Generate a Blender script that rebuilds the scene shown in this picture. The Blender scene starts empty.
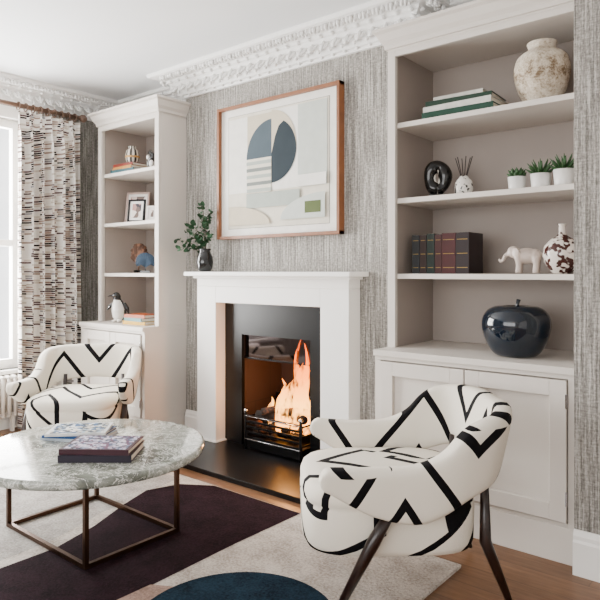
import bpy, math, random
from mathutils import Matrix, Vector, Euler
random.seed(7)
sc=bpy.context.scene

# ---------------------------------------------------------------- materials
def sR(h):
    h=h.lstrip('#'); c=[int(h[i:i+2],16)/255 for i in (0,2,4)]
    return tuple([(x/12.92 if x<=.04045 else ((x+.055)/1.055)**2.4) for x in c])+(1,)
class N:
    def __init__(s,name):
        s.m=bpy.data.materials.new(name); s.m.use_nodes=True; s.t=s.m.node_tree
        s.b=s.t.nodes['Principled BSDF']; s.out=s.t.nodes['Material Output']
    def n(s,t,**k):
        x=s.t.nodes.new(t)
        for a,b in k.items(): setattr(x,a,b)
        return x
    def L(s,a,b): s.t.links.new(a,b)
    def put(s,inp,v):
        if isinstance(v,bpy.types.NodeSocket): s.L(v,inp)
        else: inp.default_value=v
    def M(s,op,a,b=0,c=0):
        x=s.n('ShaderNodeMath',operation=op); s.put(x.inputs[0],a); s.put(x.inputs[1],b); s.put(x.inputs[2],c); return x.outputs[0]
    def pos(s): 
        x=s.n('ShaderNodeNewGeometry'); y=s.n('ShaderNodeSeparateXYZ'); s.L(x.outputs['Position'],y.inputs[0]); return y.outputs
    def obj(s):
        return s.n('ShaderNodeTexCoord').outputs['Object']
    def sep(s,v):
        y=s.n('ShaderNodeSeparateXYZ'); s.L(v,y.inputs[0]); return y.outputs
    def vec(s,a,b,c=0):
        x=s.n('ShaderNodeCombineXYZ'); s.put(x.inputs[0],a); s.put(x.inputs[1],b); s.put(x.inputs[2],c); return x.outputs[0]
    def noise(s,v,scale,detail=3,rough=.5,dist=0):
        x=s.n('ShaderNodeTexNoise'); s.put(x.inputs['Vector'],v); x.inputs['Scale'].default_value=scale
        x.inputs['Detail'].default_value=detail; x.inputs['Roughness'].default_value=rough; x.inputs['Distortion'].default_value=dist
        return x.outputs[0]
    def ramp(s,f,stops,interp='LINEAR'):
        x=s.n('ShaderNodeValToRGB'); s.put(x.inputs[0],f); r=x.color_ramp; r.interpolation=interp
        while len(r.elements)<len(stops): r.elements.new(.5)
        for e,(p,c) in zip(r.elements,stops): e.position=p; e.color=c
        return x.outputs[0]
    def mix(s,f,a,b,bt='MIX'):
        x=s.n('ShaderNodeMix',data_type='RGBA',blend_type=bt); s.put(x.inputs[0],f); s.put(x.inputs[6],a); s.put(x.inputs[7],b); return x.outputs[2]
    def bump(s,h,strength=.3,dist=.01):
        x=s.n('ShaderNodeBump'); x.inputs['Strength'].default_value=strength; x.inputs['Distance'].default_value=dist
        s.L(h,x.inputs['Height']); s.L(x.outputs[0],s.b.inputs['Normal'])
    def col(s,v): s.put(s.b.inputs['Base Color'],v)
    def set(s,rough=.5,metal=0,spec=None,coat=0):
        s.b.inputs['Roughness'].default_value=rough; s.b.inputs['Metallic'].default_value=metal
        if spec is not None: s.b.inputs['Specular IOR Level'].default_value=spec
        s.b.inputs['Coat Weight'].default_value=coat
        return s
def plain(name,h,rough=.5,metal=0,var=.06,scale=8,bump=0,coat=0,spec=None):
    k=N(name); k.set(rough,metal,spec,coat); c=sR(h)
    f=k.noise(k.obj(),scale,4)
    a=tuple(x*(1-var) for x in c[:3])+(1,); b=tuple(min(1,x*(1+var)) for x in c[:3])+(1,)
    k.col(k.ramp(f,[(.3,a),(.7,b)]))
    if bump: k.bump(k.noise(k.obj(),scale*20,3),bump,.002)
    return k.m

CREAM=plain('painted_joinery','#d4cdc5',.42,var=.01,spec=.3)
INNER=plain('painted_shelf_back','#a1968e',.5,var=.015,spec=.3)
WHITE=plain('white_paint','#f2f0ec',.45,var=.01)
PLASTER=plain('plaster_white','#f0efed',.6,var=.01)
CEILM=plain('ceiling_paint','#eceef0',.8,var=.01,scale=1)
SLATE=plain('honed_slate','#08090b',.3,var=.1,spec=.35)
IRON=plain('cast_iron','#08080a',.35,.6,var=.2,scale=30,bump=.2)
STEEL=plain('polished_steel','#b9b9bc',.18,1,var=.05)
GLASSBLK=plain('black_mirror_plate','#5a5253',.05,1,var=.03)
WALNUT=plain('dark_walnut','#1e0d08',.3,var=.25,scale=25)
BRONZE=plain('bronze','#4d3526',.3,.9,var=.08)
OAK=plain('picture_frame_wood','#82502f',.45,var=.15,scale=20)
BLACK=plain('black_gloss','#040506',.12,var=.1,coat=.5)
PAGES=plain('paper_pages','#e0d9cb',.8,var=.05,scale=60)
POT=plain('white_ceramic','#e6e4e0',.3,var=.02)
LEAF=plain('succulent_leaf','#24491f',.5,var=.3,scale=40)
EUC=plain('eucalyptus_leaf','#2d4a32',.6,var=.4,scale=25,spec=.2)
STEM=plain('stem','#3f3c22',.6)
SOIL=plain('soil','#2a1a12',.9)

def wallpaper():
    k=N('woven_wallpaper'); k.set(.8,spec=.2); p=k.pos(); c=k.M('ADD',p[0],p[1])
    v1=k.vec(c,k.M('MULTIPLY',p[2],.03)); n1=k.noise(v1,110,3,.6)
    v2=k.vec(c,k.M('MULTIPLY',p[2],.25)); n2=k.noise(v2,200,2,.6)
    v3=k.vec(k.M('MULTIPLY',c,.25),p[2]); n3=k.noise(v3,150,2,.5)
    s=k.M('ADD',k.M('MULTIPLY',n1,.55),k.M('ADD',k.M('MULTIPLY',n2,.28),k.M('MULTIPLY',n3,.18)))
    k.col(k.ramp(s,[(.41,sR('#65625d')),(.51,sR('#918d87')),(.61,sR('#bebab3'))]))
    k.bump(s,.35,.004); return k.m
WALLP=wallpaper()

def woodfloor():
    k=N('oak_floor'); k.set(.35,spec=.35); p=k.pos()
    x=k.n('ShaderNodeTexBrick'); k.L(k.vec(p[0],p[1]),x.inputs['Vector'])
    x.inputs['Scale'].default_value=1; x.inputs['Brick Width'].default_value=1.3; x.inputs['Row Height'].default_value=.14
    x.inputs['Mortar Size'].default_value=.002; x.inputs['Color1'].default_value=sR('#7e583b'); x.inputs['Color2'].default_value=sR('#65452e'); x.inputs['Mortar'].default_value=sR('#2a170c')
    g=k.noise(k.vec(k.M('MULTIPLY',p[0],.12),p[1]),60,4,.6)
    k.col(k.mix(.5,x.outputs[0],k.ramp(g,[(.3,sR('#583b26')),(.7,sR('#8e6a4b'))]))); k.bump(g,.1,.002); return k.m
FLOOR=woodfloor()

def pile(name,h,h2,sc_=90):
    k=N(name); k.set(.95,spec=.05); n=k.noise(k.obj(),sc_,3,.7); n2=k.noise(k.obj(),9,4,.6)
    k.col(k.ramp(k.M('ADD',k.M('MULTIPLY',n,.6),k.M('MULTIPLY',n2,.4)),[(.38,sR(h2)),(.6,sR(h))])); k.bump(n,.6,.006); return k.m
R_CREAM=pile('rug_cream','#cdc5bc','#968c83'); R_PLUM=pile('rug_aubergine','#2b1b22','#150d10'); R_TEAL=pile('rug_teal','#1f3240','#0e1a24')
R_PINK=pile('rug_blush','#a88f83','#836d62'); R_GREY=pile('rug_grey','#b5b0aa','#837e79')

def chairfabric(name,thr,off):
    k=N(name); k.set(.85,spec=.15)
    uv=k.n('ShaderNodeTexCoord').outputs['UV']
    def nz(scale,off=0):
        mp=k.n('ShaderNodeVectorMath',operation='ADD'); k.L(uv,mp.inputs[0]); mp.inputs[1].default_value=(off,off*.7,off*.3)
        w=k.n('ShaderNodeTexNoise'); k.L(mp.outputs[0],w.inputs['Vector']); w.inputs['Scale'].default_value=scale; w.inputs['Detail'].default_value=0
        return w
    q=k.sep(nz(2.0,off).outputs['Color']); s=k.sep(uv)
    u=k.M('ADD',s[0],k.M('MULTIPLY',k.M('SUBTRACT',q[0],.5),.09)); v=k.M('ADD',s[1],k.M('MULTIPLY',k.M('SUBTRACT',q[1],.5),.09))
    def tri(x,p,sh): return k.M('MULTIPLY',k.M('ABSOLUTE',k.M('SUBTRACT',k.M('FRACT',k.M('DIVIDE',k.M('ADD',x,sh),p)),.5)),2)
    def zig(p,a,qq,su,sv,wd):
        d=k.M('ABSOLUTE',k.M('SUBTRACT',k.M('FRACT',k.M('DIVIDE',k.M('SUBTRACT',k.M('ADD',v,sv),k.M('MULTIPLY',tri(u,p,su),a)),qq)),.5))
        return k.M('LESS_THAN',d,wd)
    a=zig(.52,.36,.27,.03+off,.05,.095)
    D=k.M('MULTIPLY',k.M('ADD',tri(u,.34,.04+off),tri(v,.38,.10)),.5)
    d1=k.M('LESS_THAN',k.M('ABSOLUTE',k.M('SUBTRACT',D,.42)),.068)
    d2=k.M('LESS_THAN',k.M('ABSOLUTE',k.M('SUBTRACT',D,.80)),.055)
    dd=k.M('MAXIMUM',d1,d2)
    reg=k.M('GREATER_THAN',nz(2.0,5.3).outputs[0],thr)
    f=k.mix(reg,k.vec(a,a,a),k.vec(dd,dd,dd))
    wv=k.noise(uv,900,1)
    k.col(k.mix(k.sep(f)[0],k.ramp(wv,[(.3,sR('#d9d1c2')),(.7,sR('#ece5d8'))]),sR('#08070a'))); k.bump(wv,.15,.001); return k.m
FABRIC=chairfabric('geometric_fabric',.53,0)
FABRIC2=chairfabric('geometric_fabric_diagonal',.62,.35)

def curtainmat():
    k=N('woven_curtain'); k.set(.9,spec=.1); s=k.sep(k.n('ShaderNodeTexCoord').outputs['UV'])
    H_=.017
    r=k.M('FLOOR',k.M('DIVIDE',s[1],H_))
    wr=k.n('ShaderNodeTexWhiteNoise',noise_dimensions='1D'); k.L(r,wr.inputs['W'])
    g=k.M('FLOOR',k.M('ADD',k.M('DIVIDE',s[0],.075),k.M('MULTIPLY',wr.outputs[0],.35)))
    w=k.n('ShaderNodeTexWhiteNoise',noise_dimensions='2D'); k.L(k.vec(r,g),w.inputs['Vector'])
    w2=k.n('ShaderNodeTexWhiteNoise',noise_dimensions='2D'); k.L(k.vec(k.M('FLOOR',k.M('DIVIDE',s[1],.10)),g),w2.inputs['Vector'])
    val=k.M('ADD',k.M('MULTIPLY',w.outputs[0],.62),k.M('MULTIPLY',w2.outputs[0],.38))
    c=k.ramp(val,[(0,sR('#f2eee8')),(.40,sR('#d2c7bb')),(.52,sR('#9a8478')),(.63,sR('#594546')),(.74,sR('#231c1f')),(.86,sR('#8c8a8c'))],'CONSTANT')
    ln=k.M('LESS_THAN',k.M('FRACT',k.M('DIVIDE',s[1],H_)),.22)
    k.col(k.mix(ln,c,sR('#efeae1'))); return k.m
CURT=curtainmat()

def marble():
    k=N('green_grey_marble'); k.set(.12,coat=.15); o=k.obj()
    n=k.noise(o,3.5,8,.65,1.4); n2=k.noise(o,8,6,.7,2.5)
    base=k.ramp(n,[(.3,sR('#383c36')),(.45,sR('#74786f')),(.55,sR('#a3a69e')),(.7,sR('#585c54'))])
    vein=k.M('LESS_THAN',k.M('ABSOLUTE',k.M('SUBTRACT',n2,.5)),.016)
    k.col(k.mix(k.M('MULTIPLY',vein,.8),base,sR('#e1e1db'))); return k.m
MARBLE=marble()

def blotch(name,a,b,scale,th=.55,rough=.4,det=4,soft=.03):
    k=N(name); k.set(rough); n=k.noise(k.obj(),scale,det,.7)
    k.col(k.ramp(n,[(th-soft,sR(a)),(th+soft,sR(b))])); k.bump(n,.15,.003); return k.m
def stoneware():
    k=N('weathered_stoneware'); k.set(.8,spec=.2); o=k.obj(); z=k.sep(o)[2]
    n=k.noise(o,26,9,.75); fine=k.noise(o,120,4,.7)
    band=k.M('SUBTRACT',1,k.M('MINIMUM',1,k.M('MULTIPLY',k.M('ABSOLUTE',k.M('SUBTRACT',z,.14)),8)))
    f=k.M('ADD',k.M('ADD',k.M('MULTIPLY',n,.6),k.M('MULTIPLY',fine,.3)),k.M('MULTIPLY',band,.11))
    k.col(k.ramp(f,[(.42,sR('#ddd4c5')),(.52,sR('#c0b29e')),(.60,sR('#75624d'))])); k.bump(n,.3,.004); return k.m
SPECK=stoneware()
SHELLM=blotch('spotted_glaze','#ddd4ca','#3b1a15',34,.54,.2,1)

def flame():
    k=N('fire_flame'); nt=k.t; nt.nodes.remove(k.b)
    g=k.sep(k.n('ShaderNodeTexCoord').outputs['Generated'])
    c=k.ramp(g[2],[(0,(1,.34,.05,1)),(.3,(1,.42,.08,1)),(.6,(1,.22,.015,1)),(1,(1,.09,.0,1))])
    e=k.n('ShaderNodeEmission'); k.L(c,e.inputs[0]); k.put(e.inputs[1],k.M('SUBTRACT',8,k.M('MULTIPLY',g[2],3.2)))
    t=k.n('ShaderNodeBsdfTransparent'); m=k.n('ShaderNodeMixShader')
    o=k.sep(k.obj())
    n=k.noise(k.vec(k.M('MULTIPLY',o[0],3),o[1],o[2]),14,3)
    k.put(m.inputs[0],k.ramp(n,[(.42,(.03,.03,.03,1)),(.58,(.8,.8,.8,1))])); k.L(t.outputs[0],m.inputs[1]); k.L(e.outputs[0],m.inputs[2]); k.L(m.outputs[0],k.out.inputs[0])
    return k.m
FLAME=flame()
def firebrick():
    k=N('firebrick'); k.set(.85); p=k.pos(); x=k.n('ShaderNodeTexBrick'); k.L(k.vec(k.M('ADD',p[0],p[1]),p[2]),x.inputs['Vector'])
    x.inputs['Scale'].default_value=1; x.inputs['Brick Width'].default_value=.3; x.inputs['Row Height'].default_value=.3; x.inputs['Mortar Size'].default_value=.002
    x.inputs['Color1'].default_value=sR('#2e1a14'); x.inputs['Color2'].default_value=sR('#241510'); x.inputs['Mortar'].default_value=sR('#150e0b'); k.col(x.outputs[0]); return k.m
BRICK=firebrick()

# ---------------------------------------------------------------- mesh builder
def crom(P,n):
    out=[]
    for i in range(len(P)-1):
        p0=P[max(i-1,0)];p1=P[i];p2=P[i+1];p3=P[min(i+2,len(P)-1)]
        for j in range(n):
            t=j/n
            out.append(tuple(.5*(2*b+(c-a)*t+(2*a-5*b+4*c-d)*t*t+(-a+3*b-3*c+d)*t**3) for a,b,c,d in zip(p0,p1,p2,p3)))
    out.append(tuple(P[-1])); return out
class B:
    def __init__(s): s.v=[];s.f=[];s.mi=[];s.sm=[];s.uv=[];s.mats=[];s.T=Matrix()
    def at(s,x=0,y=0,z=0,rz=0,rx=0,ry=0):
        s.T=Matrix.Translation((x,y,z))@Euler((rx,ry,rz)).to_matrix().to_4x4(); return s
    def add(s,vs,fs,mat,smooth=False,uv=None):
        if mat not in s.mats: s.mats.append(mat)
        i=s.mats.index(mat); o=len(s.v)
        s.v+=[tuple(s.T@Vector(v)) for v in vs]; s.uv+=(uv if uv else [(v[0]+.6*v[2],v[1]-.9*v[2]) for v in vs])
        for f in fs: s.f.append(tuple(o+q for q in f)); s.mi.append(i); s.sm.append(smooth)
    def box(s,x0,x1,y0,y1,z0,z1,mat):
        s.add([(x0,y0,z0),(x1,y0,z0),(x1,y1,z0),(x0,y1,z0),(x0,y0,z1),(x1,y0,z1),(x1,y1,z1),(x0,y1,z1)],
              [(0,3,2,1),(4,5,6,7),(0,1,5,4),(1,2,6,5),(2,3,7,6),(3,0,4,7)],mat)
    def loft(s,R,mat,smooth=True,cap=True,uv=None,closed=True):
        n=len(R[0]); vs=[p for r in R for p in r]; fs=[]
        for i in range(len(R)-1):
            for j in range(n if closed else n-1):
                a=i*n+j;b=i*n+(j+1)%n; fs.append((a,b,b+n,a+n))
        if cap and closed: fs.append(tuple(range(n))[::-1]); fs.append(tuple((len(R)-1)*n+j for j in range(n)))
        s.add(vs,fs,mat,smooth,uv)
    def lathe(s,prof,mat,c=(0,0,0),seg=32,cap=True):
        s.loft([[(c[0]+r*math.cos(2*math.pi*j/seg),c[1]+r*math.sin(2*math.pi*j/seg),c[2]+z) for j in range(seg)] for r,z in prof],mat,cap=cap)
    def tube(s,P,r,mat,seg=10,smooth=True):
        P=[Vector(p) for p in P]
        if not hasattr(r,'__len__'): r=[r]*len(P)
        R=[];up=None
        for i,p in enumerate(P):
            d=(P[min(i+1,len(P)-1)]-P[max(i-1,0)]).normalized()
            if up is None: up=Vector((0,0,1)) if abs(d.z)<.9 else Vector((1,0,0))
            a=d.cross(up).normalized(); b=a.cross(d).normalized(); up=b
            R.append([tuple(p+(a*math.cos(2*math.pi*j/seg)+b*math.sin(2*math.pi*j/seg))*r[i]) for j in range(seg)])
        s.loft(R,mat,smooth)
    def ell(s,c,r,mat,seg=14,rot=None):
        vs=[];n=seg//2
        Rm=Euler(rot).to_matrix() if rot else Matrix.Identity(3)
        R=[]
        for i in range(n+1):
            th=math.pi*max(.02,min(.98,i/n)); 
            R.append([tuple(Vector(c)+Rm@Vector((r[0]*math.sin(th)*math.cos(2*math.pi*j/seg),r[1]*math.sin(th)*math.sin(2*math.pi*j/seg),-r[2]*math.cos(th)))) for j in range(seg)])
        s.loft(R,mat)
    def done(s,name,bevel=0,loc=None,rz=0,mods=None,parent=None):
        xs=[v[0] for v in s.v]; ys=[v[1] for v in s.v]; zs=[v[2] for v in s.v]
        if loc is None:
            o=((min(xs)+max(xs))/2,(min(ys)+max(ys))/2,min(zs)); s.v=[(a-o[0],b-o[1],c-o[2]) for a,b,c in s.v]; loc=o
        me=bpy.data.meshes.new(name); me.from_pydata(s.v,[],s.f); 
        for m in s.mats: me.materials.append(m)
        me.polygons.foreach_set('material_index',s.mi); me.polygons.foreach_set('use_smooth',s.sm)
        u=me.uv_layers.new(name='UVMap')
        for l in me.loops: u.data[l.index].uv=s.uv[l.vertex_index]
        me.update()
        ob=bpy.data.objects.new(name,me); sc.collection.objects.link(ob); ob.location=loc; ob.rotation_euler=(0,0,rz)
        if parent: ob.parent=parent
        if bevel:
            m=ob.modifiers.new('b','BEVEL'); m.width=bevel; m.segments=2; m.limit_method='ANGLE'; m.angle_limit=math.radians(50)
        if mods:
            m=ob.modifiers.new('r','REMESH'); m.mode='VOXEL'; m.voxel_size=mods; m.use_smooth_shade=True
            m=ob.modifiers.new('s','SMOOTH'); m.factor=.5; m.iterations=4
        return ob
def obox(name,x0,x1,y0,y1,z0,z1,mat,bevel=0,parent=None):
    b=B(); b.box(x0,x1,y0,y1,z0,z1,mat); return b.done(name,bevel,parent=parent)

# ---------------------------------------------------------------- room shell
XL=-4.75; YA=3.28; YB=3.02; XB0=-3.59; XB1=-1.695; XP=-.725; YP=2.6; H=2.66; XR=2.2; YN=-2.6
obox('floor',XL-.2,XR+.2,YN-.2,YA+.2,-.1,0,FLOOR)
obox('ceiling',XL-.2,XR+.2,YN-.2,YA+.2,H,H+.1,CEILM)
b=B(); b.box(XL,XB0,YA,YA+.2,0,H,WALLP); b.done('wall_alcove_left')
b=B(); b.box(XB1,XP,YA,YA+.2,0,H,WALLP); b.done('wall_alcove_right')
OX0,OX1,OZ=-3.0,-2.36,.785
obox('wall_breast_left',XB0,OX0,YB,YA+.2,0,H,WALLP); obox('wall_breast_right',OX1,XB1,YB,YA+.2,0,H,WALLP); obox('wall_breast_upper',OX0,OX1,YB,YA+.2,OZ,H,WALLP)
obox('wall_pier',XP,XR,YP,YA+.2,0,H,WALLP)
obox('wall_right',XR,XR+.2,YN,YA+.2,0,H,WHITE)
WY0,WY1,WZ0,WZ1=.75,2.36,.45,2.38
b=B(); b.box(XL-.2,XL,YN,WY0,0,H,WALLP); b.box(XL-.2,XL,WY1,YA+.2,0,H,WALLP); b.box(XL-.2,XL,WY0,WY1,0,WZ0,WALLP); b.box(XL-.2,XL,WY0,WY1,WZ1,H,WALLP); b.done('wall_left')
# rear wall with wide glazed opening (unseen; opening added to let in fill light)
RX0,RX1,RZ=-4.0,.8,.6
b=B(); b.box(XL,RX0,YN-.2,YN,0,H,WHITE); b.box(RX1,XR,YN-.2,YN,0,H,WHITE); b.box(RX0,RX1,YN-.2,YN,2.42,H,WHITE); b.box(RX0,RX1,YN-.2,YN,0,RZ,WHITE); b.done('wall_back')
b=B()
for x in (RX0,-2.42,-.84,RX1-.06): b.box(x,x+.06,YN-.13,YN-.07,RZ,2.42,WHITE)
b.box(RX0+.06,RX1-.06,YN-.125,YN-.075,2.35,2.42,WHITE); b.box(RX0+.06,RX1-.06,YN-.125,YN-.075,RZ,RZ+.08,WHITE); b.done('added_rear_window')  # frame for the added, unseen rear opening
# window
b=B()
xa,xb=XL-.12,XL-.06
b.box(xa,xb,WY0,WY0+.06,WZ0,WZ1,WHITE); b.box(xa,xb,WY1-.06,WY1,WZ0,WZ1,WHITE); b.box(xa,xb,WY0+.06,WY1-.06,WZ0,WZ0+.07,WHITE); b.box(xa,xb,WY0+.06,WY1-.06,WZ1-.06,WZ1,WHITE)
b.box(xa,xb,WY0+.06,WY1-.06,1.40,1.45,WHITE); ym=(WY0+WY1)/2; b.box(xa+.01,xb-.01,ym-.012,ym+.012,WZ0+.07,WZ1-.06,WHITE)
b.box(XL-.06,XL+.05,WY0-.03,WY1+.03,WZ0-.03,WZ0,WHITE)
b.box(XL,XL+.02,WY1,WY1+.09,WZ0,WZ1+.09,WHITE); b.box(XL,XL+.02,WY0-.09,WY0,WZ0,WZ1+.09,WHITE); b.box(XL,XL+.02,WY0,WY1,WZ1,WZ1+.09,WHITE)
k=N('window_glass'); nt=k.t; nt.nodes.remove(k.b); t=k.n('ShaderNodeBsdfTransparent'); g=k.n('ShaderNodeBsdfGlossy'); g.inputs['Roughness'].default_value=.02; m=k.n('ShaderNodeMixShader'); m.inputs[0].default_value=.05
k.L(t.outputs[0],m.inputs[1]); k.L(g.outputs[0],m.inputs[2]); k.L(m.outputs[0],k.out.inputs[0])
b.box(XL-.095,XL-.09,WY0+.06,WY1-.06,WZ0+.07,WZ1-.06,k.m)
b.done('window_1',.004)

# cornice
def sweep(b,path,prof,mat):
    path=[Vector(p) for p in path]; n=[]
    for i in range(len(path)-1):
        d=(path[i+1]-path[i]).normalized(); n.append(Vector((d.y,-d.x)))
    R=[]
    for i,p in enumerate(path):
        a=n[max(i-1,0)]; c=n[min(i,len(n)-1)]; m=(a+c)/(1+a.dot(c))
        R.append([(p.x+m.x*o,p.y+m.y*o,z) for o,z in prof])
    b.loft(R,mat,smooth=False,cap=False,closed=False)
path=[(XL,YN),(XL,YA),(XB0,YA),(XB0,YB),(XB1,YB),(XB1,YA),(XP,YA),(XP,YP),(XR,YP)]
prof=[(0,-.17),(.02,-.17),(.024,-.155),(.04,-.15),(.044,-.125),(.06,-.09),(.085,-.066),(.1,-.06),(.105,-.045),(.125,-.04),(.2,-.024),(.206,-.012),(.206,0)]
b=B(); sweep(b,path,[(o,H+z) for o,z in prof],PLASTER)
for i in range(len(path)-1):
    p=Vector(path[i]); q=Vector(path[i+1]); d=(q-p).normalized(); L=(q-p).length; ang=math.atan2(d.y,d.x)
    s0=-.1 if i in (3,4,7) else .1
    s1=L+.1 if i in (2,3,6) else L-.1
    if i==0: s0=1.0
    if i==7: s1=1.2
    cnt=max(1,int((s1-s0)/.085)); st=(s1-s0)/cnt
    for j in range(cnt):
        t=s0+(j+.5)*st; c=p+d*t
        b.at(c.x,c.y,H,rz=ang)
        b.ell((0,-.075,-.1),(.012,.014,.042),PLASTER,8,rot=(-.5,0,0))
        b.ell((-.022,-.07,-.105),(.011,.012,.034),PLASTER,8,rot=(-.5,-.45,0)); b.ell((.022,-.07,-.105),(.011,.012,.034),PLASTER,8,rot=(-.5,.45,0))
        b.ell((0,-.10,-.058),(.017,.017,.012),PLASTER,8)
        b.ell((.042,-.06,-.13),(.012,.012,.014),PLASTER,8)
        for a in range(6):
            an=a*math.pi/3; b.ell((.024*math.cos(an),-.16+.024*math.sin(an),-.042+.004*math.sin(an)),(.012,.012,.017),PLASTER,6)
        b.ell((0,-.16,-.042),(.009,.009,.018),PLASTER,6)
        b.ell((.042,-.165,-.038),(.008,.026,.016),PLASTER,6); b.ell((.042,-.03,-.155),(.014,.012,.01),PLASTER,6)
b.at(); b.done('trim_1')

# baseboards
def bboard(name,p,q):
    b=B(); pr=[(0,0),(.024,0),(.024,.13),(.018,.14),(.018,.155),(.008,.175),(0,.175)]
    sweep(b,[p,q],pr,WHITE); b.done(name)
bboard('baseboard_left',(XL,YN),(XL,YA)); bboard('baseboard_pier',(XP+.001,YP),(XR,YP)); bboard('baseboard_right',(XR,YP-.03),(XR,YN))
bboard('baseboard_chimney',(XB0+.01,YB),(-3.345,YB)); bboard('baseboard_chimney.001',(-2.015,YB),(XB1-.01,YB))

# ---------------------------------------------------------------- alcove units
SH=[1.19,1.58,1.97]; ST=.81
def unit(name,x0,x1):
    b=B(); yf=2.78; yb=3.22; yl=2.66; zt=2.34
    xc=x0-.05 if x0<-3 else x0
    b.box(xc+.036,x1-.036,yl+.012,yb-.002,.152,ST-.032,INNER); b.box(xc,x1,2.63,yb,ST-.03,ST,CREAM); b.box(xc+.001,x1-.001,2.645,2.672,ST-.05,ST-.03,CREAM)
    b.box(xc,x1,yl-.012,yb,0,.15,CREAM); b.box(xc+.001,x1-.001,yl-.006,yl+.03,.15,.165,CREAM)
    b.box(xc,xc+.034,yl-.012,yb,.15,ST-.03,CREAM); b.box(x1-.034,x1,yl-.012,yb,.15,ST-.03,CREAM)
    xm=(xc+x1)/2; w0=xc+.038; w1=x1-.038
    for a,c in ((w0,xm-.003),(xm+.003,w1)):
        z0,z1=.172,ST-.056; f=.068; y0=yl-.022
        b.box(a,a+f,y0,yl+.01,z0,z1,CREAM); b.box(c-f,c,y0,yl+.01,z0,z1,CREAM); b.box(a+f,c-f,y0,yl+.01,z0,z0+f,CREAM); b.box(a+f,c-f,y0,yl+.01,z1-f,z1,CREAM)
        b.box(a+f,c-f,yl-.002,yl+.01,z0+f,z1-f,CREAM)
    for z in (.27,.67): b.box(w1-.004,w1+.005,yl-.028,yl-.02,z-.03,z+.03,STEEL)
    t=.03
    b.box(x0,x0+t,yf+.012,yb,ST,zt,CREAM); b.box(x1-t,x1,yf+.012,yb,ST,zt,CREAM); b.box(x0+t,x1-t,yb-.015,yb,ST,zt,INNER)
    b.box(x0+t,x0+t+.004,yf+.03,yb-.015,ST,zt,INNER); b.box(x1-t-.004,x1-t,yf+.03,yb-.015,ST,zt,INNER)
    b.box(x0,x0+.045,yf-.012,yf+.012,ST,zt,CREAM); b.box(x1-.045,x1,yf-.012,yf+.012,ST,zt,CREAM)
    b.box(x0,x1,yf-.012,yb,zt,zt+.06,CREAM); b.box(x0+.045,x1-.045,yf-.012,yf+.01,zt-.03,zt,CREAM)
    for z in SH: b.box(x0+t,x1-t,yf+.013,yb-.015,z-.026,z,CREAM)
    pr=[(0,zt+.01),(.012,zt+.01),(.014,zt+.03),(.03,zt+.05),(.045,zt+.085),(.06,zt+.095),(.06,zt+.11),(0,zt+.11)]
    if x0<-3: pth=[(x0,yb),(x0,yf-.012),(x1,yf-.012),(x1,YB-.003)]
    else: pth=[(x0,YB-.003),(x0,yf-.012),(x1,yf-.012)]
    sweep(b,pth,pr,CREAM)
    b.box(x0,x1,yf-.012,yb,zt+.06,zt+.108,CREAM)
    return b.done(name,.0025)
unit('alcove_bookcase',-4.36,XB0-.003)
unit('alcove_bookcase.001',XB1+.003,XP-.003)

# ---------------------------------------------------------------- fireplace (one object, parts parented)
FP=bpy.data.objects.new('fireplace',None); sc.collection.objects.link(FP)
Yw=YB-.002
b=B()
b.box(-3.33,-3.14,2.90,Yw,.03,1.10,WHITE); b.box(-2.236,-2.03,2.90,Yw,.03,1.10,WHITE); b.box(-3.14,-2.236,2.90,Yw,.99,1.10,WHITE)
b.box(-3.345,-3.125,2.885,Yw,.03,.04,WHITE); b.box(-2.25,-2.015,2.885,Yw,.03,.04,WHITE)
b.box(-3.33,-2.03,2.90,Yw,1.10,1.17,WHITE)
b.box(-3.35,-2.01,2.88,Yw,1.155,1.172,WHITE); b.box(-3.38,-1.97,2.82,Yw,1.172,1.20,WHITE)
b.done('mantel_surround',.003,parent=FP)
b=B(); b.box(-3.14,OX0+.022,2.99,Yw,.03,.99,SLATE); b.box(OX1-.022,-2.236,2.99,Yw,.03,.99,SLATE); b.box(OX0+.022,OX1-.022,2.99,Yw,OZ-.01,.99,SLATE); b.done('slate_slips',parent=FP)
obox('hearth',-3.38,-1.97,2.46,Yw,0,.03,SLATE,.003,parent=FP)
g=.003
b=B(); b.box(OX0+g,OX1-g,YB,YA+.15,.001,.03,SLATE); b.box(OX0+g,OX0+.02,YB,YA+.15,.03,OZ-g,BRICK); b.box(OX1-.02,OX1-g,YB,YA+.15,.03,OZ-g,BRICK); b.box(OX0+.02,OX1-.02,YA+.12,YA+.15,.03,OZ-g,BRICK)
b.box(OX0+.02,OX1-.02,YB+.005,YB+.012,.62,OZ-.005,GLASSBLK); b.box(OX0+.02,OX1-.02,YB+.0,YB+.02,.61,.62,IRON)
b.box(OX0+.02,OX1-.02,YB+.03,YA+.12,OZ-.02,OZ-g,BRICK)
b.done('firebox',parent=FP)
b=B(); gx0,gx1,gy0,gy1=-2.88,-2.41,2.93,3.24
for x in (gx0,gx1):
    b.tube([(x,gy0,.03),(x,gy0,.27)],.011,IRON); b.ell((x,gy0,.282),(.015,.015,.015),STEEL,10)
    b.tube([(x,gy1,.03),(x,gy1,.26)],.010,IRON)
    for z in (.12,.18,.24): b.tube([(x,gy0,z),(x,gy1,z)],.006,IRON,6)
for z in (.11,.145,.18,.215,.25): b.box(gx0,gx1,gy0-.006,gy0+.006,z-.007,z+.007,IRON)
b.box(gx0,gx1,gy0-.004,gy0+.004,.04,.09,IRON)
for z in (.10,.25): b.tube([(gx0,gy0-.01,z),(gx1,gy0-.01,z)],.003,STEEL,6)
b.box(gx0,gx1,gy0,gy1,.09,.10,IRON); b.box(gx0,gx1,gy1-.01,gy1+.01,.1,.36,IRON)
for i in range(8): b.box(gx0+.03+i*.055,gx0+.042+i*.055,gy0,gy1,.085,.1,IRON)
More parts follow.
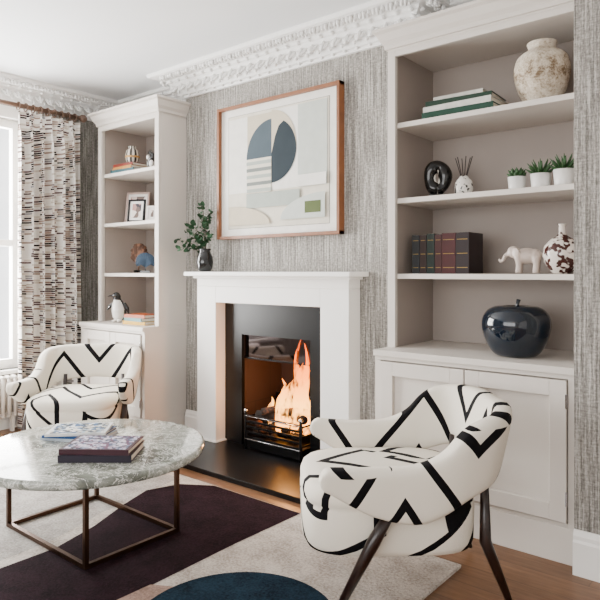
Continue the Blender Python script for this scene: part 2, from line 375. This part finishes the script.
b.done('fire_grate',.002,parent=FP)
LOG=blotch('charred_log','#1a110d','#5a3420',14,.58,.9)
b=B()
for (p,q,r) in [((-2.86,3.02,.24),(-2.50,3.10,.25),.035),((-2.78,3.16,.25),(-2.44,3.0,.27),.032),((-2.80,3.0,.27),(-2.60,3.14,.31),.028),((-2.66,3.0,.29),(-2.45,3.12,.29),.028)]:
    m_=tuple((a+c)/2+.006 for a,c in zip(p,q)); b.tube([p,m_,q],[r*.9,r,r*.85],LOG,10)
for i in range(34): b.ell((random.uniform(gx0+.03,gx1-.03),random.uniform(gy0+.03,gy1-.03),random.uniform(.12,.22)),(.03,.028,.024),LOG,8)
b.done('fire_logs',parent=FP)
b=B()
for (x,y,h,R,ln) in [(-2.64,3.06,.38,.07,.07),(-2.57,3.10,.52,.07,.07),(-2.48,3.05,.48,.06,.01),(-2.71,3.1,.28,.05,.05),(-2.44,3.1,.40,.042,-.01),(-2.60,3.00,.34,.055,-.02),(-2.51,3.01,.46,.055,.04),(-2.78,3.06,.20,.042,.01),(-2.45,3.03,.58,.036,.0),(-2.66,3.02,.30,.045,.05),(-2.53,3.02,.60,.045,.05),(-2.60,3.12,.44,.055,.07)]:
    P=[];r=[]
    for i in range(23):
        t=i/22; P.append((x+ln*t*t+.030*math.sin(7*t+x*40)*t,y+.012*math.sin(4*t+x*20),.17+h*t)); r.append(max(.001,R*(t+.10)**.35*(1-t)**.9*1.25))
    b.tube(P,r,FLAME,12)
b.done('flames',parent=FP)

# ---------------------------------------------------------------- picture
def flat(h,n): return plain(n,h,.8,var=.05,scale=14,spec=.2)
b=B(); fx0,fx1,fz0,fz1=-3.20,-2.145,1.425,2.335; fy=2.965
b.box(fx0,fx1,fy+.004,YB-.001,fz0,fz0+.02,OAK); b.box(fx0,fx1,fy+.004,YB-.001,fz1-.02,fz1,OAK); b.box(fx0,fx0+.02,fy,YB-.001,fz0,fz1,OAK); b.box(fx1-.02,fx1,fy,YB-.001,fz0,fz1,OAK)
A_W=flat('#eae7e0','art_mount'); b.box(fx0+.02,fx1-.02,fy+.03,YB-.002,fz0+.02,fz1-.02,A_W)
ay=[fy+.0295]
def AP(pts,mat):
    ay[0]-=.0008; n=len(pts); V=[(fx0+a*(fx1-fx0),ay[0],fz0+c*(fz1-fz0)) for a,c in pts]
    b.add(V,[tuple(range(n))],mat)
def AR(a0,a1,c0,c1,m): AP([(a0,c0),(a1,c0),(a1,c1),(a0,c1)],m)
def arc(cx,cy,rx,ry,t0,t1,n=24): return [(cx+rx*math.cos(math.radians(t0+(t1-t0)*i/n)),cy+ry*math.sin(math.radians(t0+(t1-t0)*i/n))) for i in range(n+1)]
cream=flat('#d8d2c3','art_cream'); sage=flat('#a6ada5','art_sage'); slate=flat('#2d363c','art_slate'); blue=flat('#4a565e','art_blue'); beige=flat('#c6bba6','art_beige'); grey=flat('#7a807c','art_grey'); green=flat('#58633f','art_green'); line=flat('#7a736a','art_line'); pale=flat('#bfc4bd','art_pale'); whi=flat('#e6e3dc','art_white')
AR(.085,.915,.075,.925,line); AR(.088,.912,.078,.922,cream)
AR(.09,.26,.34,.90,whi); AR(.26,.47,.58,.90,beige); AR(.47,.68,.34,.91,whi); AR(.68,.90,.34,.91,pale)
AP(arc(.47,.58,.215,.27,90,180)+[(.47,.58)],blue)
AP([(.47,.91)]+arc(.47,.65,.20,.26,90,-90)+[(.47,.39)],beige)
AP(arc(.47,.62,.20,.23,60,-90)+[(.47,.39),(.47,.60),(.50,.72),(.53,.79)],slate)
AR(.26,.47,.33,.58,cream)
for i in range(5): AR(.26,.47,.335+i*.05,.360+i*.05,grey if i%2 else sage)
AR(.26,.70,.22,.325,sage); AP(arc(.10,.10,.36,.14,0,90)+[(.10,.10)],beige); AP(arc(.89,.12,.34,.17,180,90)+[(.89,.12)],pale)
AR(.74,.86,.155,.235,green); AR(.68,.90,.34,.42,whi)
b.done('framed_abstract_picture')

# ---------------------------------------------------------------- armchair
def armchair(name,loc,rz,S,FAB):
    b=B(); b.T=Matrix.Scale(S,4)
    C=[(0,.355,.765,.51,.085,.060),(.16,.345,.765,.50,.085,.060),(.275,.295,.755,.48,.085,.055),(.325,.205,.715,.44,.085,.04),(.343,.125,.625,.395,.09,.022),(.350,.02,.580,.365,.09,.012),(.358,-.14,.572,.40,.09,.008),(.378,-.30,.58,.49,.07,.006)]
    half=crom(C,6)
    full=[(-c[0],)+tuple(c[1:]) for c in half[::-1]]+half[1:]
    R=[];U=[];s=0;prev=None;n=24;m=len(full)
    def ring(p,nrm,zt,zb,t,tilt,sc_=1):
        r=[];mid=(zt+zb)/2;hh=(zt-zb)/2*sc_
        for j in range(n):
            a=2*math.pi*j/n; ca,sa=math.cos(a),math.sin(a)
            e=.45; fz=math.copysign(abs(sa)**e,sa); o=t/2*sc_**.5*(.85+.15*fz)*math.copysign(abs(ca)**e,ca); z=mid+hh*fz
            o+=tilt*((z-.4)/.35)
            r.append((p[0]+nrm[0]*o,p[1]+nrm[1]*o,z))
        return r
    for i,c in enumerate(full):
        a=full[max(i-1,0)];d=full[min(i+1,m-1)]; tx,ty=d[0]-a[0],d[1]-a[1]; L=math.hypot(tx,ty); tx/=L;ty/=L
        nr=(-ty,tx)
        if prev: s+=math.hypot(c[0]-prev[0],c[1]-prev[1])
        prev=c
        if i==0:
            for e,k in ((.035,.15),(.028,.55),(.015,.85)):
                rr=ring((c[0]-tx*e,c[1]-ty*e),nr,c[2],c[3],c[4],c[5],k); R.append(rr); U+=[(-e,q[2]) for q in rr]
        rr=ring(c,nr,c[2],c[3],c[4],c[5]); R.append(rr); U+=[(s,q[2]) for q in rr]
        if i==m-1:
            for e,k in ((.015,.85),(.028,.55),(.035,.15)):
                rr=ring((c[0]+tx*e,c[1]+ty*e),nr,c[2],c[3],c[4],c[5],k); R.append(rr); U+=[(s+e,q[2]) for q in rr]
    b.loft(R,FAB,uv=U)
    Rs=[];ns=64
    for z,k in [(.215,.3),(.215,.92),(.222,.97),(.245,.995),(.30,1.0),(.385,1.005),(.395,.985),(.402,1.0),(.43,1.0),(.452,.975),(.467,.92),(.477,.75),(.483,.4),(.484,.1)]:
        r=[]
        for j in range(ns):
            a=2*math.pi*j/ns; ca,sa=math.cos(a),math.sin(a); e=.5
            r.append((.305*k*math.copysign(abs(ca)**e,ca),-.045+.345*k*math.copysign(abs(sa)**e,sa),z))
        Rs.append(r)
    b.loft(Rs,FAB)
    for sx in (-1,1):
        b.tube([(sx*.34,-.06,.42),(sx*.343,-.13,.30),(sx*.35,-.29,0)],[.018,.025,.013],WALNUT)
        b.tube([(sx*.225,.315,.54),(sx*.24,.315,.25),(sx*.27,.41,0)],[.014,.024,.013],WALNUT)
    b.v=[(x,y,max(z,0)) for x,y,z in b.v]
    return b.done(name,loc=loc,rz=rz)
armchair('armchair',(-1.25,2.085,.015),math.radians(-49),.92,FABRIC)
armchair('armchair.001',(-3.66,2.20,.015),math.radians(41),.88,FABRIC2)

# ---------------------------------------------------------------- coffee table
b=B(); tc=(-2.5,1.56)
b.lathe([(.0,.378),(.48,.378),(.495,.384),(.5,.394),(.5,.408),(.495,.418),(.487,.42),(0.001,.42)],MARBLE,(tc[0],tc[1],0),96)
x0,x1,y0,y1=-2.88,-2.23,1.36,1.82; r=.009
for x in (x0,x1):
    for y in (y0,y1): b.box(x-r,x+r,y-r,y+r,.0145,.378,BRONZE)
for z in (.0235,.369):
    for y in (y0,y1): b.box(x0+r,x1-r,y-r,y+r,z-r,z+r,BRONZE)
    for x in (x0,x1): b.box(x-r,x+r,y0+r,y1-r,z-r,z+r,BRONZE)
b.done('coffee_table')

# ---------------------------------------------------------------- books
_c={}
def cov(h):
    if h not in _c: _c[h]=plain('book_cover_'+h[1:],h,.4,var=.12,scale=30,spec=.3)
    return _c[h]
def book(b,w,d,t,h):
    c=cov(h); b.box(-w/2,w/2,-d/2,d/2,0,.003,c); b.box(-w/2,w/2,-d/2,d/2,t-.003,t,c); b.box(-w/2,w/2,-d/2,-d/2+.004,.003,t-.003,c)
    b.box(-w/2+.004,w/2-.005,-d/2+.004,d/2-.005,.003,t-.003,PAGES)
def stack(x,y,z,items):
    b=B(); zz=z
    for (w,d,t,h,rz) in items:
        b.at(x,y,zz,rz=rz); book(b,w,d,t,h); zz+=t
    b.at(); return b,zz
def cover_art(n,cols,scale):
    k=N(n); k.set(.4,spec=.3); v=k.n('ShaderNodeTexVoronoi'); k.L(k.obj(),v.inputs['Vector']); v.inputs['Scale'].default_value=scale
    s=k.sep(v.outputs['Color']); k.col(k.ramp(s[0],[(i/len(cols),sR(c)) for i,c in enumerate(cols)],'CONSTANT')); return k.m
b,zz=stack(-2.325,1.50,.4205,[(.30,.23,.03,'#150c1e',math.radians(40)),(.29,.22,.022,'#300a18',math.radians(37))])
b.at(-2.325,1.50,zz,rz=math.radians(37)); b.box(-.13,.13,-.10,.10,0,.001,cover_art('cover_art_a',['#1e1a30','#5b2548','#c9c4d0','#324868','#8a90a8','#b9b0c4'],80)); b.at(); b.done('coffee_table_books')
b,zz=stack(-2.67,1.60,.4205,[(.28,.21,.014,'#a9b2bb',math.radians(25)),(.27,.21,.012,'#0f3c6c',math.radians(32)),(.27,.20,.012,'#cccccc',math.radians(46))])
b.at(-2.67,1.60,zz,rz=math.radians(46)); b.box(-.12,.12,-.09,.09,0,.001,cover_art('cover_art_b',['#dfe0e0','#1e4e7c','#93a6b5','#08182a','#c6bfb0','#2d3a42'],62)); b.at(); b.done('magazine_stack')

# ---------------------------------------------------------------- rug
b=B(); rz=.012; b.box(-4.3,-1.09,.1,2.35,0,rz,R_CREAM)
def rp(pts,m,dz): b.add([(x,y,rz+dz) for x,y in pts],[tuple(range(len(pts)))],m)
rp([(-3.9,2.3),(-2.80,2.3),(-2.70,1.75),(-2.58,1.4),(-2.55,.9),(-3.4,.9),(-3.9,1.3)],R_GREY,.0006)
rp([(-2.55,2.345),(-1.93,2.345),(-1.935,1.9),(-1.92,1.35),(-1.95,.5),(-2.4,.4),(-2.50,1.145),(-2.50,1.38),(-2.58,1.62),(-2.70,1.86),(-2.78,2.06),(-2.72,2.24)][::-1],R_PLUM,.0012)
rp([(-1.93,1.45),(-1.84,1.5),(-1.79,1.2),(-1.80,.5),(-1.95,.5)][::-1],R_PINK,.0014)
rp([(-1.50+.35*math.cos(a*math.pi/24),1.47+.36*math.sin(a*math.pi/24)) for a in range(48)],R_TEAL,.0016)
b.done('rug')

# ---------------------------------------------------------------- curtain
b=B(); nu=170; U=[]
zs=[.02,.3,.7,1.1,1.5,1.9,2.2,2.33,2.37,2.42]
cols=[]
for i in range(nu+1):
    t=i/nu; ph=t*2*math.pi*6
    cols.append([(-4.61+(.058 if z<2.3 else .022)*math.sin(ph+.25*math.sin(z*1.5+i*.05))+.010*math.sin(ph*2.3+z), 2.225+(.515+.03*(2.4-z)/2.4)*t+.018*math.cos(ph), z) for z in zs])
s=0
for i,c in enumerate(cols):
    if i: s+=math.dist(c[3],cols[i-1][3])
    U+=[(s,q[2]) for q in c]
b.loft(cols,CURT,cap=False,closed=False,uv=U)
o=b.done('curtain'); m=o.modifiers.new('s','SOLIDIFY'); m.thickness=.003
PW=plain('curtain_pole_wood','#6f5647',.45,var=.15,scale=20)
b=B(); b.tube([(-4.615,.35,2.46),(-4.615,2.76,2.46)],.017,PW,14); b.ell((-4.615,2.79,2.46),(.032,.035,.032),PW,12)
for i in range(9):
    y=2.25+.058*i; P=[(-4.615+.03*math.cos(a*math.pi/8),y,2.453+.03*math.sin(a*math.pi/8)) for a in range(17)]; b.tube(P,.005,PW,6)
for y in (.45,2.75): b.tube([(-4.75,y,2.46),(-4.615,y,2.46)],.011,PW,8)
b.done('curtain_pole')
# radiator
b=B()
for i in range(24):
    y=1.15+.047*i
    for x in (-4.68,-4.62): b.tube([(x,y,.13),(x,y,.40)],.014,CREAM,10)
    b.ell((-4.65,y,.405),(.05,.018,.018),CREAM,10); b.ell((-4.65,y,.125),(.05,.018,.018),CREAM,10)
for y in (1.16,2.22): b.box(-4.67,-4.63,y-.01,y+.01,0,.12,CREAM)
b.tube([(-4.65,1.15,.125),(-4.65,2.23,.125)],.014,CREAM,8)
b.done('column_radiator')

# ---------------------------------------------------------------- decor, mantel
BV=plain('black_glass','#06080c',.05,var=.05,coat=.4)
b=B(); b.lathe([(.0,0),(.04,0),(.052,.02),(.060,.065),(.054,.105),(.042,.13),(.038,.145),(.046,.16),(.042,.16),(.034,.145),(.03,.12)],BV,(-3.26,2.91,1.2005),28)
random.seed(11)
for (dx,dy,hh,dn) in [(-.27,-.05,.10,0),(-.20,-.02,.17,0),(-.12,-.04,.20,0),(-.02,-.01,.33,0),(.05,-.03,.22,0),(.10,-.04,.12,0),(-.09,.03,.26,0),(.03,.03,.27,0),(-.18,-.07,.04,0),(-.05,-.08,.10,0)]:
    P=[(-3.26+dx*t**1.3,2.91+dy*t**1.3,1.32+hh*math.sin(t*1.6)+.02*t-.05*abs(dx)*t*t) for t in [i/9 for i in range(10)]]
    b.tube(P,[.003-.0002*i for i in range(10)],STEM,6)
    for i in range(3,10):
        for sd in (-1,1):
            c=Vector(P[i]); ra=Euler((random.uniform(-1.1,1.1),random.uniform(-1.1,1.1),random.uniform(0,6.28))).to_matrix(); rr=random.uniform(.014,.022)
            o=c+ra@Vector((rr,0,0)); q=[]
            for j in range(10):
                an=j*math.pi/5; q.append(tuple(o+ra@Vector((rr*math.cos(an),rr*.8*math.sin(an),.004*math.cos(2*an)))))
            b.add(q,[tuple(range(10))],EUC,True)
b.done('eucalyptus_vase')

# ---------------------------------------------------------------- decor, right unit
e=.0005
b=B(); b.lathe(crom([(.001,0),(.062,0),(.078,.02),(.105,.07),(.122,.13),(.125,.175),(.112,.225),(.085,.25),(.066,.262),(.060,.275),(.066,.29),(.066,.298),(.058,.296),(.05,.28),(.048,.25)],3),SPECK,(-.965,2.95,SH[2]+e),40); b.done('stoneware_vase')
b,_=stack(-1.335,2.93,SH[2]+e,[(.37,.23,.034,'#123a2b',.02),(.36,.22,.03,'#c5c5bd',-.02),(.34,.21,.024,'#142f20',.05),(.26,.19,.02,'#b9b7af',.0)]); b.done('book_stack')
AG=blotch('agate_black','#050506','#141210',14,.6,.15)
AGI=plain('agate_crystal','#b9b3aa',.3,var=.4,scale=60)
b=B(); b.box(-.04,.04,-.03,.03,0,.02,AG)
P=[];r=[]
for i in range(33):
    a=-math.pi/2+i*2*math.pi/32; P.append((.040*math.cos(a),0,.108+.060*math.sin(a))); r.append(.032*(1+.12*math.sin(3*a+1)))
b.tube(P,r,AG,12)
P=[(.017*math.cos(-math.pi/2+i*2*math.pi/32),-.008,.108+.036*math.sin(-math.pi/2+i*2*math.pi/32)) for i in range(33)]
b.tube(P,.010,AGI,10)
b.done('agate_sculpture',loc=(-1.49,2.93,SH[1]+e),rz=math.radians(25))
GL=blotch('diffuser_jar_glaze','#e0dcd5','#2c2a28',50,.6,.25,1)
b=B(); b.lathe([(0,0),(.036,0),(.044,.012),(.046,.045),(.04,.075),(.026,.088),(.02,.10),(.016,.10)],GL,(-1.34,2.92,SH[1]+e),24)
for i in range(6): b.tube([(-1.34,2.92,SH[1]+.05),(-1.34+.045*math.cos(i*1.05),2.92+.03*math.sin(i*1.05),SH[1]+.195)],.0022,WALNUT,6)
b.done('reed_diffuser')
def succ(name,x,y,z,r,h,kind):
    b=B(); b.lathe([(0,0),(r*.82,0),(r*.86,.004),(r,h),(r*.9,h),(r*.88,h-.012)],POT,(0,0,0),24,cap=False); b.lathe([(.0,h-.012),(r*.9,h-.012)],SOIL,(0,0,0),20)
    random.seed(int(x*100))
    for ringi,(cnt,el,ln) in enumerate([(9,.35,1.0),(8,.7,1.05),(6,1.05,1.0),(3,1.4,.8)]):
        for i in range(cnt):
            a=i*2*math.pi/cnt+ringi*.4; L=r*(1.15 if kind==0 else 1.6)*ln; d=Vector((math.cos(a)*math.cos(el),math.sin(a)*math.cos(el),math.sin(el)))
            p=Vector((0,0,h-.008)); w=.010 if kind==0 else .006
            b.tube([p,p+d*L*.35,p+d*L*.7+Vector((0,0,.004)),p+d*L+Vector((0,0,.010))],[w*.6,w,w*.8,.001],LEAF,8)
    b.done(name,loc=(x,y,z))
succ('potted_succulent',-1.065,2.90,SH[1]+e,.042,.066,0); succ('potted_succulent.001',-.955,2.90,SH[1]+e,.046,.070,1); succ('potted_succulent.002',-.845,2.88,SH[1]+e,.047,.076,1)
b=B()
xx=-1.60
GOLD=plain('gold_tooling','#8f743f',.35,.8)
for i,(w,h,c) in enumerate([(.045,.20,'#16191c'),(.04,.20,'#24120d'),(.045,.205,'#10201a'),(.04,.20,'#330d0c'),(.075,.205,'#3a0c0e'),(.07,.205,'#1c0b0d')]):
    m_=cov(c); b.box(xx,xx+w-.002,2.86,3.03,SH[0]+e,SH[0]+h,m_); b.box(xx+.003,xx+w-.005,2.862,3.026,SH[0]+h,SH[0]+h+.0005,PAGES)
    for z in (.03,.10,.17): b.box(xx+.006,xx+w-.008,2.858,2.86,SH[0]+z,SH[0]+z+.003,GOLD)
    xx+=w
b.done('leather_books',.002)
EL=plain('elephant_ceramic','#c2b3a9',.4,var=.08,scale=30)
b=B()
b.ell((0,0,.085),(.062,.036,.040),EL,20); b.ell((.04,0,.082),(.032,.034,.038),EL,16); b.ell((-.062,0,.105),(.030,.026,.030),EL,16)
b.ell((-.045,.028,.10),(.024,.008,.028),EL,12,rot=(0,0,.5)); b.ell((-.045,-.028,.10),(.024,.008,.028),EL,12,rot=(0,0,-.5))
b.tube([(-.08,0,.10),(-.102,0,.085),(-.112,0,.062),(-.122,0,.058),(-.132,0,.072)],[.014,.011,.008,.007,.006],EL,10)
for x,y in ((-.035,-.02),(-.035,.02),(.045,-.02),(.045,.02)): b.tube([(x,y,.08),(x+.004,y,.04),(x,y,0)],[.019,.015,.016],EL,12)
b.tube([(.068,0,.10),(.082,0,.08),(.08,0,.05)],[.005,.004,.004],EL,8)
for y in (-.012,.012): b.tube([(-.08,y,.09),(-.10,y*1.3,.083),(-.108,y*1.3,.092)],[.005,.004,.003],EL,8)
b.v=[(x*.95,y*.95,max(z*.95,0)) for x,y,z in b.v]
b.done('elephant_figurine',loc=(-1.02,2.90,SH[0]+.003),rz=math.radians(10),mods=.0035)
b=B(); b.lathe([(0,0),(.035,0),(.042,.006),(.07,.04),(.082,.085),(.076,.125),(.05,.155),(.025,.17),(.014,.185),(.013,.215),(.02,.225),(.016,.225),(.01,.21)],SHELLM,(-.86,2.9,SH[0]+e),36); b.done('glazed_bottle_vase')
AP_=plain('apple_glaze','#031220',.08,var=.1,coat=.5,spec=.4)
b=B(); prof=[(.0,.03),(.03,.022),(.05,.008),(.075,0),(.105,.018),(.135,.07),(.152,.13),(.15,.175),(.13,.21),(.10,.228),(.07,.232),(.04,.222),(.02,.205),(.0,.195)]
pc=crom(prof,4); R=[]
for r,z in pc: R.append([((max(r,.0005))*(1+.025*math.cos(5*a)*(1-z/.3))*math.cos(a),(max(r,.0005))*(1+.025*math.cos(5*a)*(1-z/.3))*math.sin(a),z) for a in [2*math.pi*j/60 for j in range(60)]])
b.loft(R,AP_); b.tube([(0,0,.195),(.004,0,.23),(.012,0,.262)],[.006,.007,.010],AP_,10); b.done('apple_ornament',loc=(-1.05,2.85,ST+e))

# ---------------------------------------------------------------- decor, left unit
STR=N('striped_glaze'); STR.set(.3); g=STR.sep(STR.obj()); an=STR.M('ARCTAN2',g[1],g[0]); STR.col(STR.mix(STR.M('LESS_THAN',STR.M('SINE',STR.M('MULTIPLY',an,9)),0),sR('#d5cec2'),sR('#25201d')))
bs,zz=stack(-4.10,2.90,SH[2]+e,[(.28,.19,.024,'#1f4b54',.05),(.26,.18,.022,'#a97a3a',-.05),(.24,.17,.022,'#6e1a0a',.03)]); bs.done('book_stack.001')
b=B(); b.lathe([(0,0),(.035,0),(.05,.03),(.055,.075),(.045,.11),(.028,.122),(.028,.135),(.034,.14),(.026,.14)],STR.m,(0,0,0),32); b.lathe([(.056,.05),(.0562,.055),(.0562,.06),(.056,.065)],cov('#b98a4a'),seg=32,cap=False); b.done('striped_vase',loc=(-4.09,2.90,zz+e))
b=B(); b.box(-.03,.03,-.025,.025,0,.012,BLACK); b.tube([(0,0,.012),(-.02,0,.05),(.01,0,.08),(.03,0,.11),(.0,0,.135),(-.03,0,.12)],[.016,.022,.026,.02,.022,.01],BLACK,12); b.ell((.02,-.01,.05),(.022,.016,.03),POT,12); b.ell((-.015,-.012,.1),(.014,.014,.02),POT,12)
b.done('abstract_sculpture',loc=(-3.86,2.90,SH[2]+e))
PH=cover_art('photo_print',['#c9b7af','#6a5a54','#a8807a','#dfd6cf','#3d3a40'],22)
def pframe(b,x,y,z,w,h,rz,m1):
    b.at(x,y,z,rz=rz,rx=math.radians(-10)); t=.014
    b.box(-w/2,-w/2+t,-.008,.008,0,h,m1); b.box(w/2-t,w/2,-.008,.008,0,h,m1); b.box(-w/2+t,w/2-t,-.008,.008,0,t,m1); b.box(-w/2+t,w/2-t,-.008,.008,h-t,h,m1)
    b.box(-w/2+t,w/2-t,-.002,.006,t,h-t,POT); b.box(-w/2+.034,w/2-.034,-.003,-.002,.034,h-.034,PH); b.box(-.02,.02,.008,.012,h*.1,h*.6,m1); b.at()
b=B(); pframe(b,-4.17,2.99,SH[1]+.004,.20,.26,.45,cov('#b9a096')); b.done('photo_frame')
b=B(); pframe(b,-4.02,2.88,SH[1]+.004,.14,.18,.5,IRON); b.done('photo_frame.001')
b=B(); pframe(b,-3.86,2.91,SH[1]+.004,.09,.12,.55,POT); b.done('photo_frame.002')
BR=blotch('sponge_coral','#6a4630','#3c2416',30,.5,.9)
b=B(); b.box(-.03,.03,-.025,.025,0,.02,BLACK); b.tube([(0,0,.02),(0,0,.08)],.006,BR,8)
for i in range(11):
    a=math.radians(-20+i*22); b.tube([(0,0,.08),(.05*math.cos(a),.005*(i%3),.13+.05*math.sin(a)),(.09*math.cos(a),.012*(i%2),.15+.08*math.sin(a))],[.02,.028,.018],BR,8)
b.done('coral_sculpture',loc=(-4.08,2.95,SH[0]+.003))
BL=plain('blue_coral','#1f3a52',.5,var=.2,scale=30)
b=B(); b.box(-.035,.035,-.02,.02,0,.018,BLACK); b.tube([(0,0,.018),(0,0,.05)],.005,BLACK,8)
for i in range(14):
    a=math.radians(-30+i*18.5); p=[(0,0,.05),(.04*math.cos(a),0,.085+.03*math.sin(a)),(.07*math.cos(a+.1),0,.09+.065*math.sin(a))]; b.tube(p,[.008,.007,.005],BL,8)
for rr in (.03,.045,.058,.070): b.tube([(rr*math.cos(math.radians(-30+i*20)),0,.085+rr*.9*math.sin(math.radians(-30+i*20))) for i in range(13)],.006,BL,6)
b.done('fan_coral_ornament',loc=(-3.87,2.86,SH[0]+e),rz=math.radians(40))
PG=N('penguin_glaze'); PG.set(.2,coat=.3); g=PG.sep(PG.obj()); f=PG.M('MULTIPLY',PG.M('LESS_THAN',g[1],-.018),PG.M('LESS_THAN',g[2],.17)); PG.col(PG.mix(f,sR('#050608'),sR('#dad6cf')))
b=B(); b.tube([(0,0,.012),(0,0,.04),(.0,-.004,.09),(-.008,-.004,.135),(-.012,-.006,.165),(-.014,-.008,.19),(-.016,-.01,.212)],[.03,.046,.05,.040,.026,.027,.012],PG.m,16)
b.ell((-.016,-.012,.195),(.026,.026,.024),PG.m,14); b.tube([(-.03,-.02,.196),(-.055,-.035,.192),(-.068,-.042,.186)],[.008,.005,.002],PG.m,8)
b.tube([(.038,0,.14),(.062,0,.10),(.075,-.004,.06)],[.010,.014,.004],PG.m,10); b.tube([(-.045,0,.14),(-.072,-.005,.11),(-.09,-.01,.085)],[.010,.013,.004],PG.m,10)
b.ell((-.02,-.03,.010),(.018,.026,.010),PG.m,10); b.ell((.02,-.03,.010),(.018,.026,.010),PG.m,10); b.tube([(.0,.03,.03),(0,.065,.01)],[.015,.005],PG.m,8)
b.v=[(x*1.12,y*1.12,z*1.05) for x,y,z in b.v]
b.done('penguin_figurine',loc=(-4.12,2.80,ST+.003),rz=math.radians(25),mods=.0035)
bs,_=stack(-3.84,2.81,ST+e,[(.24,.17,.026,'#d0a010',.1),(.23,.17,.024,'#5c8a8c',-.06),(.22,.16,.024,'#a8480e',.1)]); bs.done('book_stack.002')

# ---------------------------------------------------------------- light
w=bpy.data.worlds.new('World'); sc.world=w; w.use_nodes=True
bg=w.node_tree.nodes['Background']; bg.inputs[0].default_value=(.97,.98,1,1); bg.inputs[1].default_value=3.4
def area(name,loc,rot,sx,sy,p,c):
    l=bpy.data.lights.new(name,'AREA'); l.shape='RECTANGLE'; l.size=sx; l.size_y=sy; l.energy=p; l.color=c
    o=bpy.data.objects.new(name,l); o.location=loc; o.rotation_euler=rot; sc.collection.objects.link(o)
area('window_daylight',(XL-.3,1.58,1.45),(0,math.radians(-90),0),1.9,1.6,360,(1,.985,.955))
area('rear_fill',(-1.6,YN-.3,1.5),(math.radians(90),0,0),4.6,1.7,105,(1,.985,.955))  # added soft fill from behind the camera, through the made-up rear opening
l=bpy.data.lights.new('fire_glow','POINT'); l.energy=18; l.color=(1,.42,.12); l.shadow_soft_size=.06
o=bpy.data.objects.new('fire_glow',l); o.location=(-2.58,3.0,.45); sc.collection.objects.link(o)

# ---------------------------------------------------------------- camera
cd=bpy.data.cameras.new('camera'); cd.lens=37.08; cd.sensor_width=36; cd.shift_y=-.047; cd.clip_start=.05
co=bpy.data.objects.new('camera',cd); co.location=(0,0,1.2); co.rotation_euler=(math.radians(90),0,math.radians(39.5)); sc.collection.objects.link(co); sc.camera=co
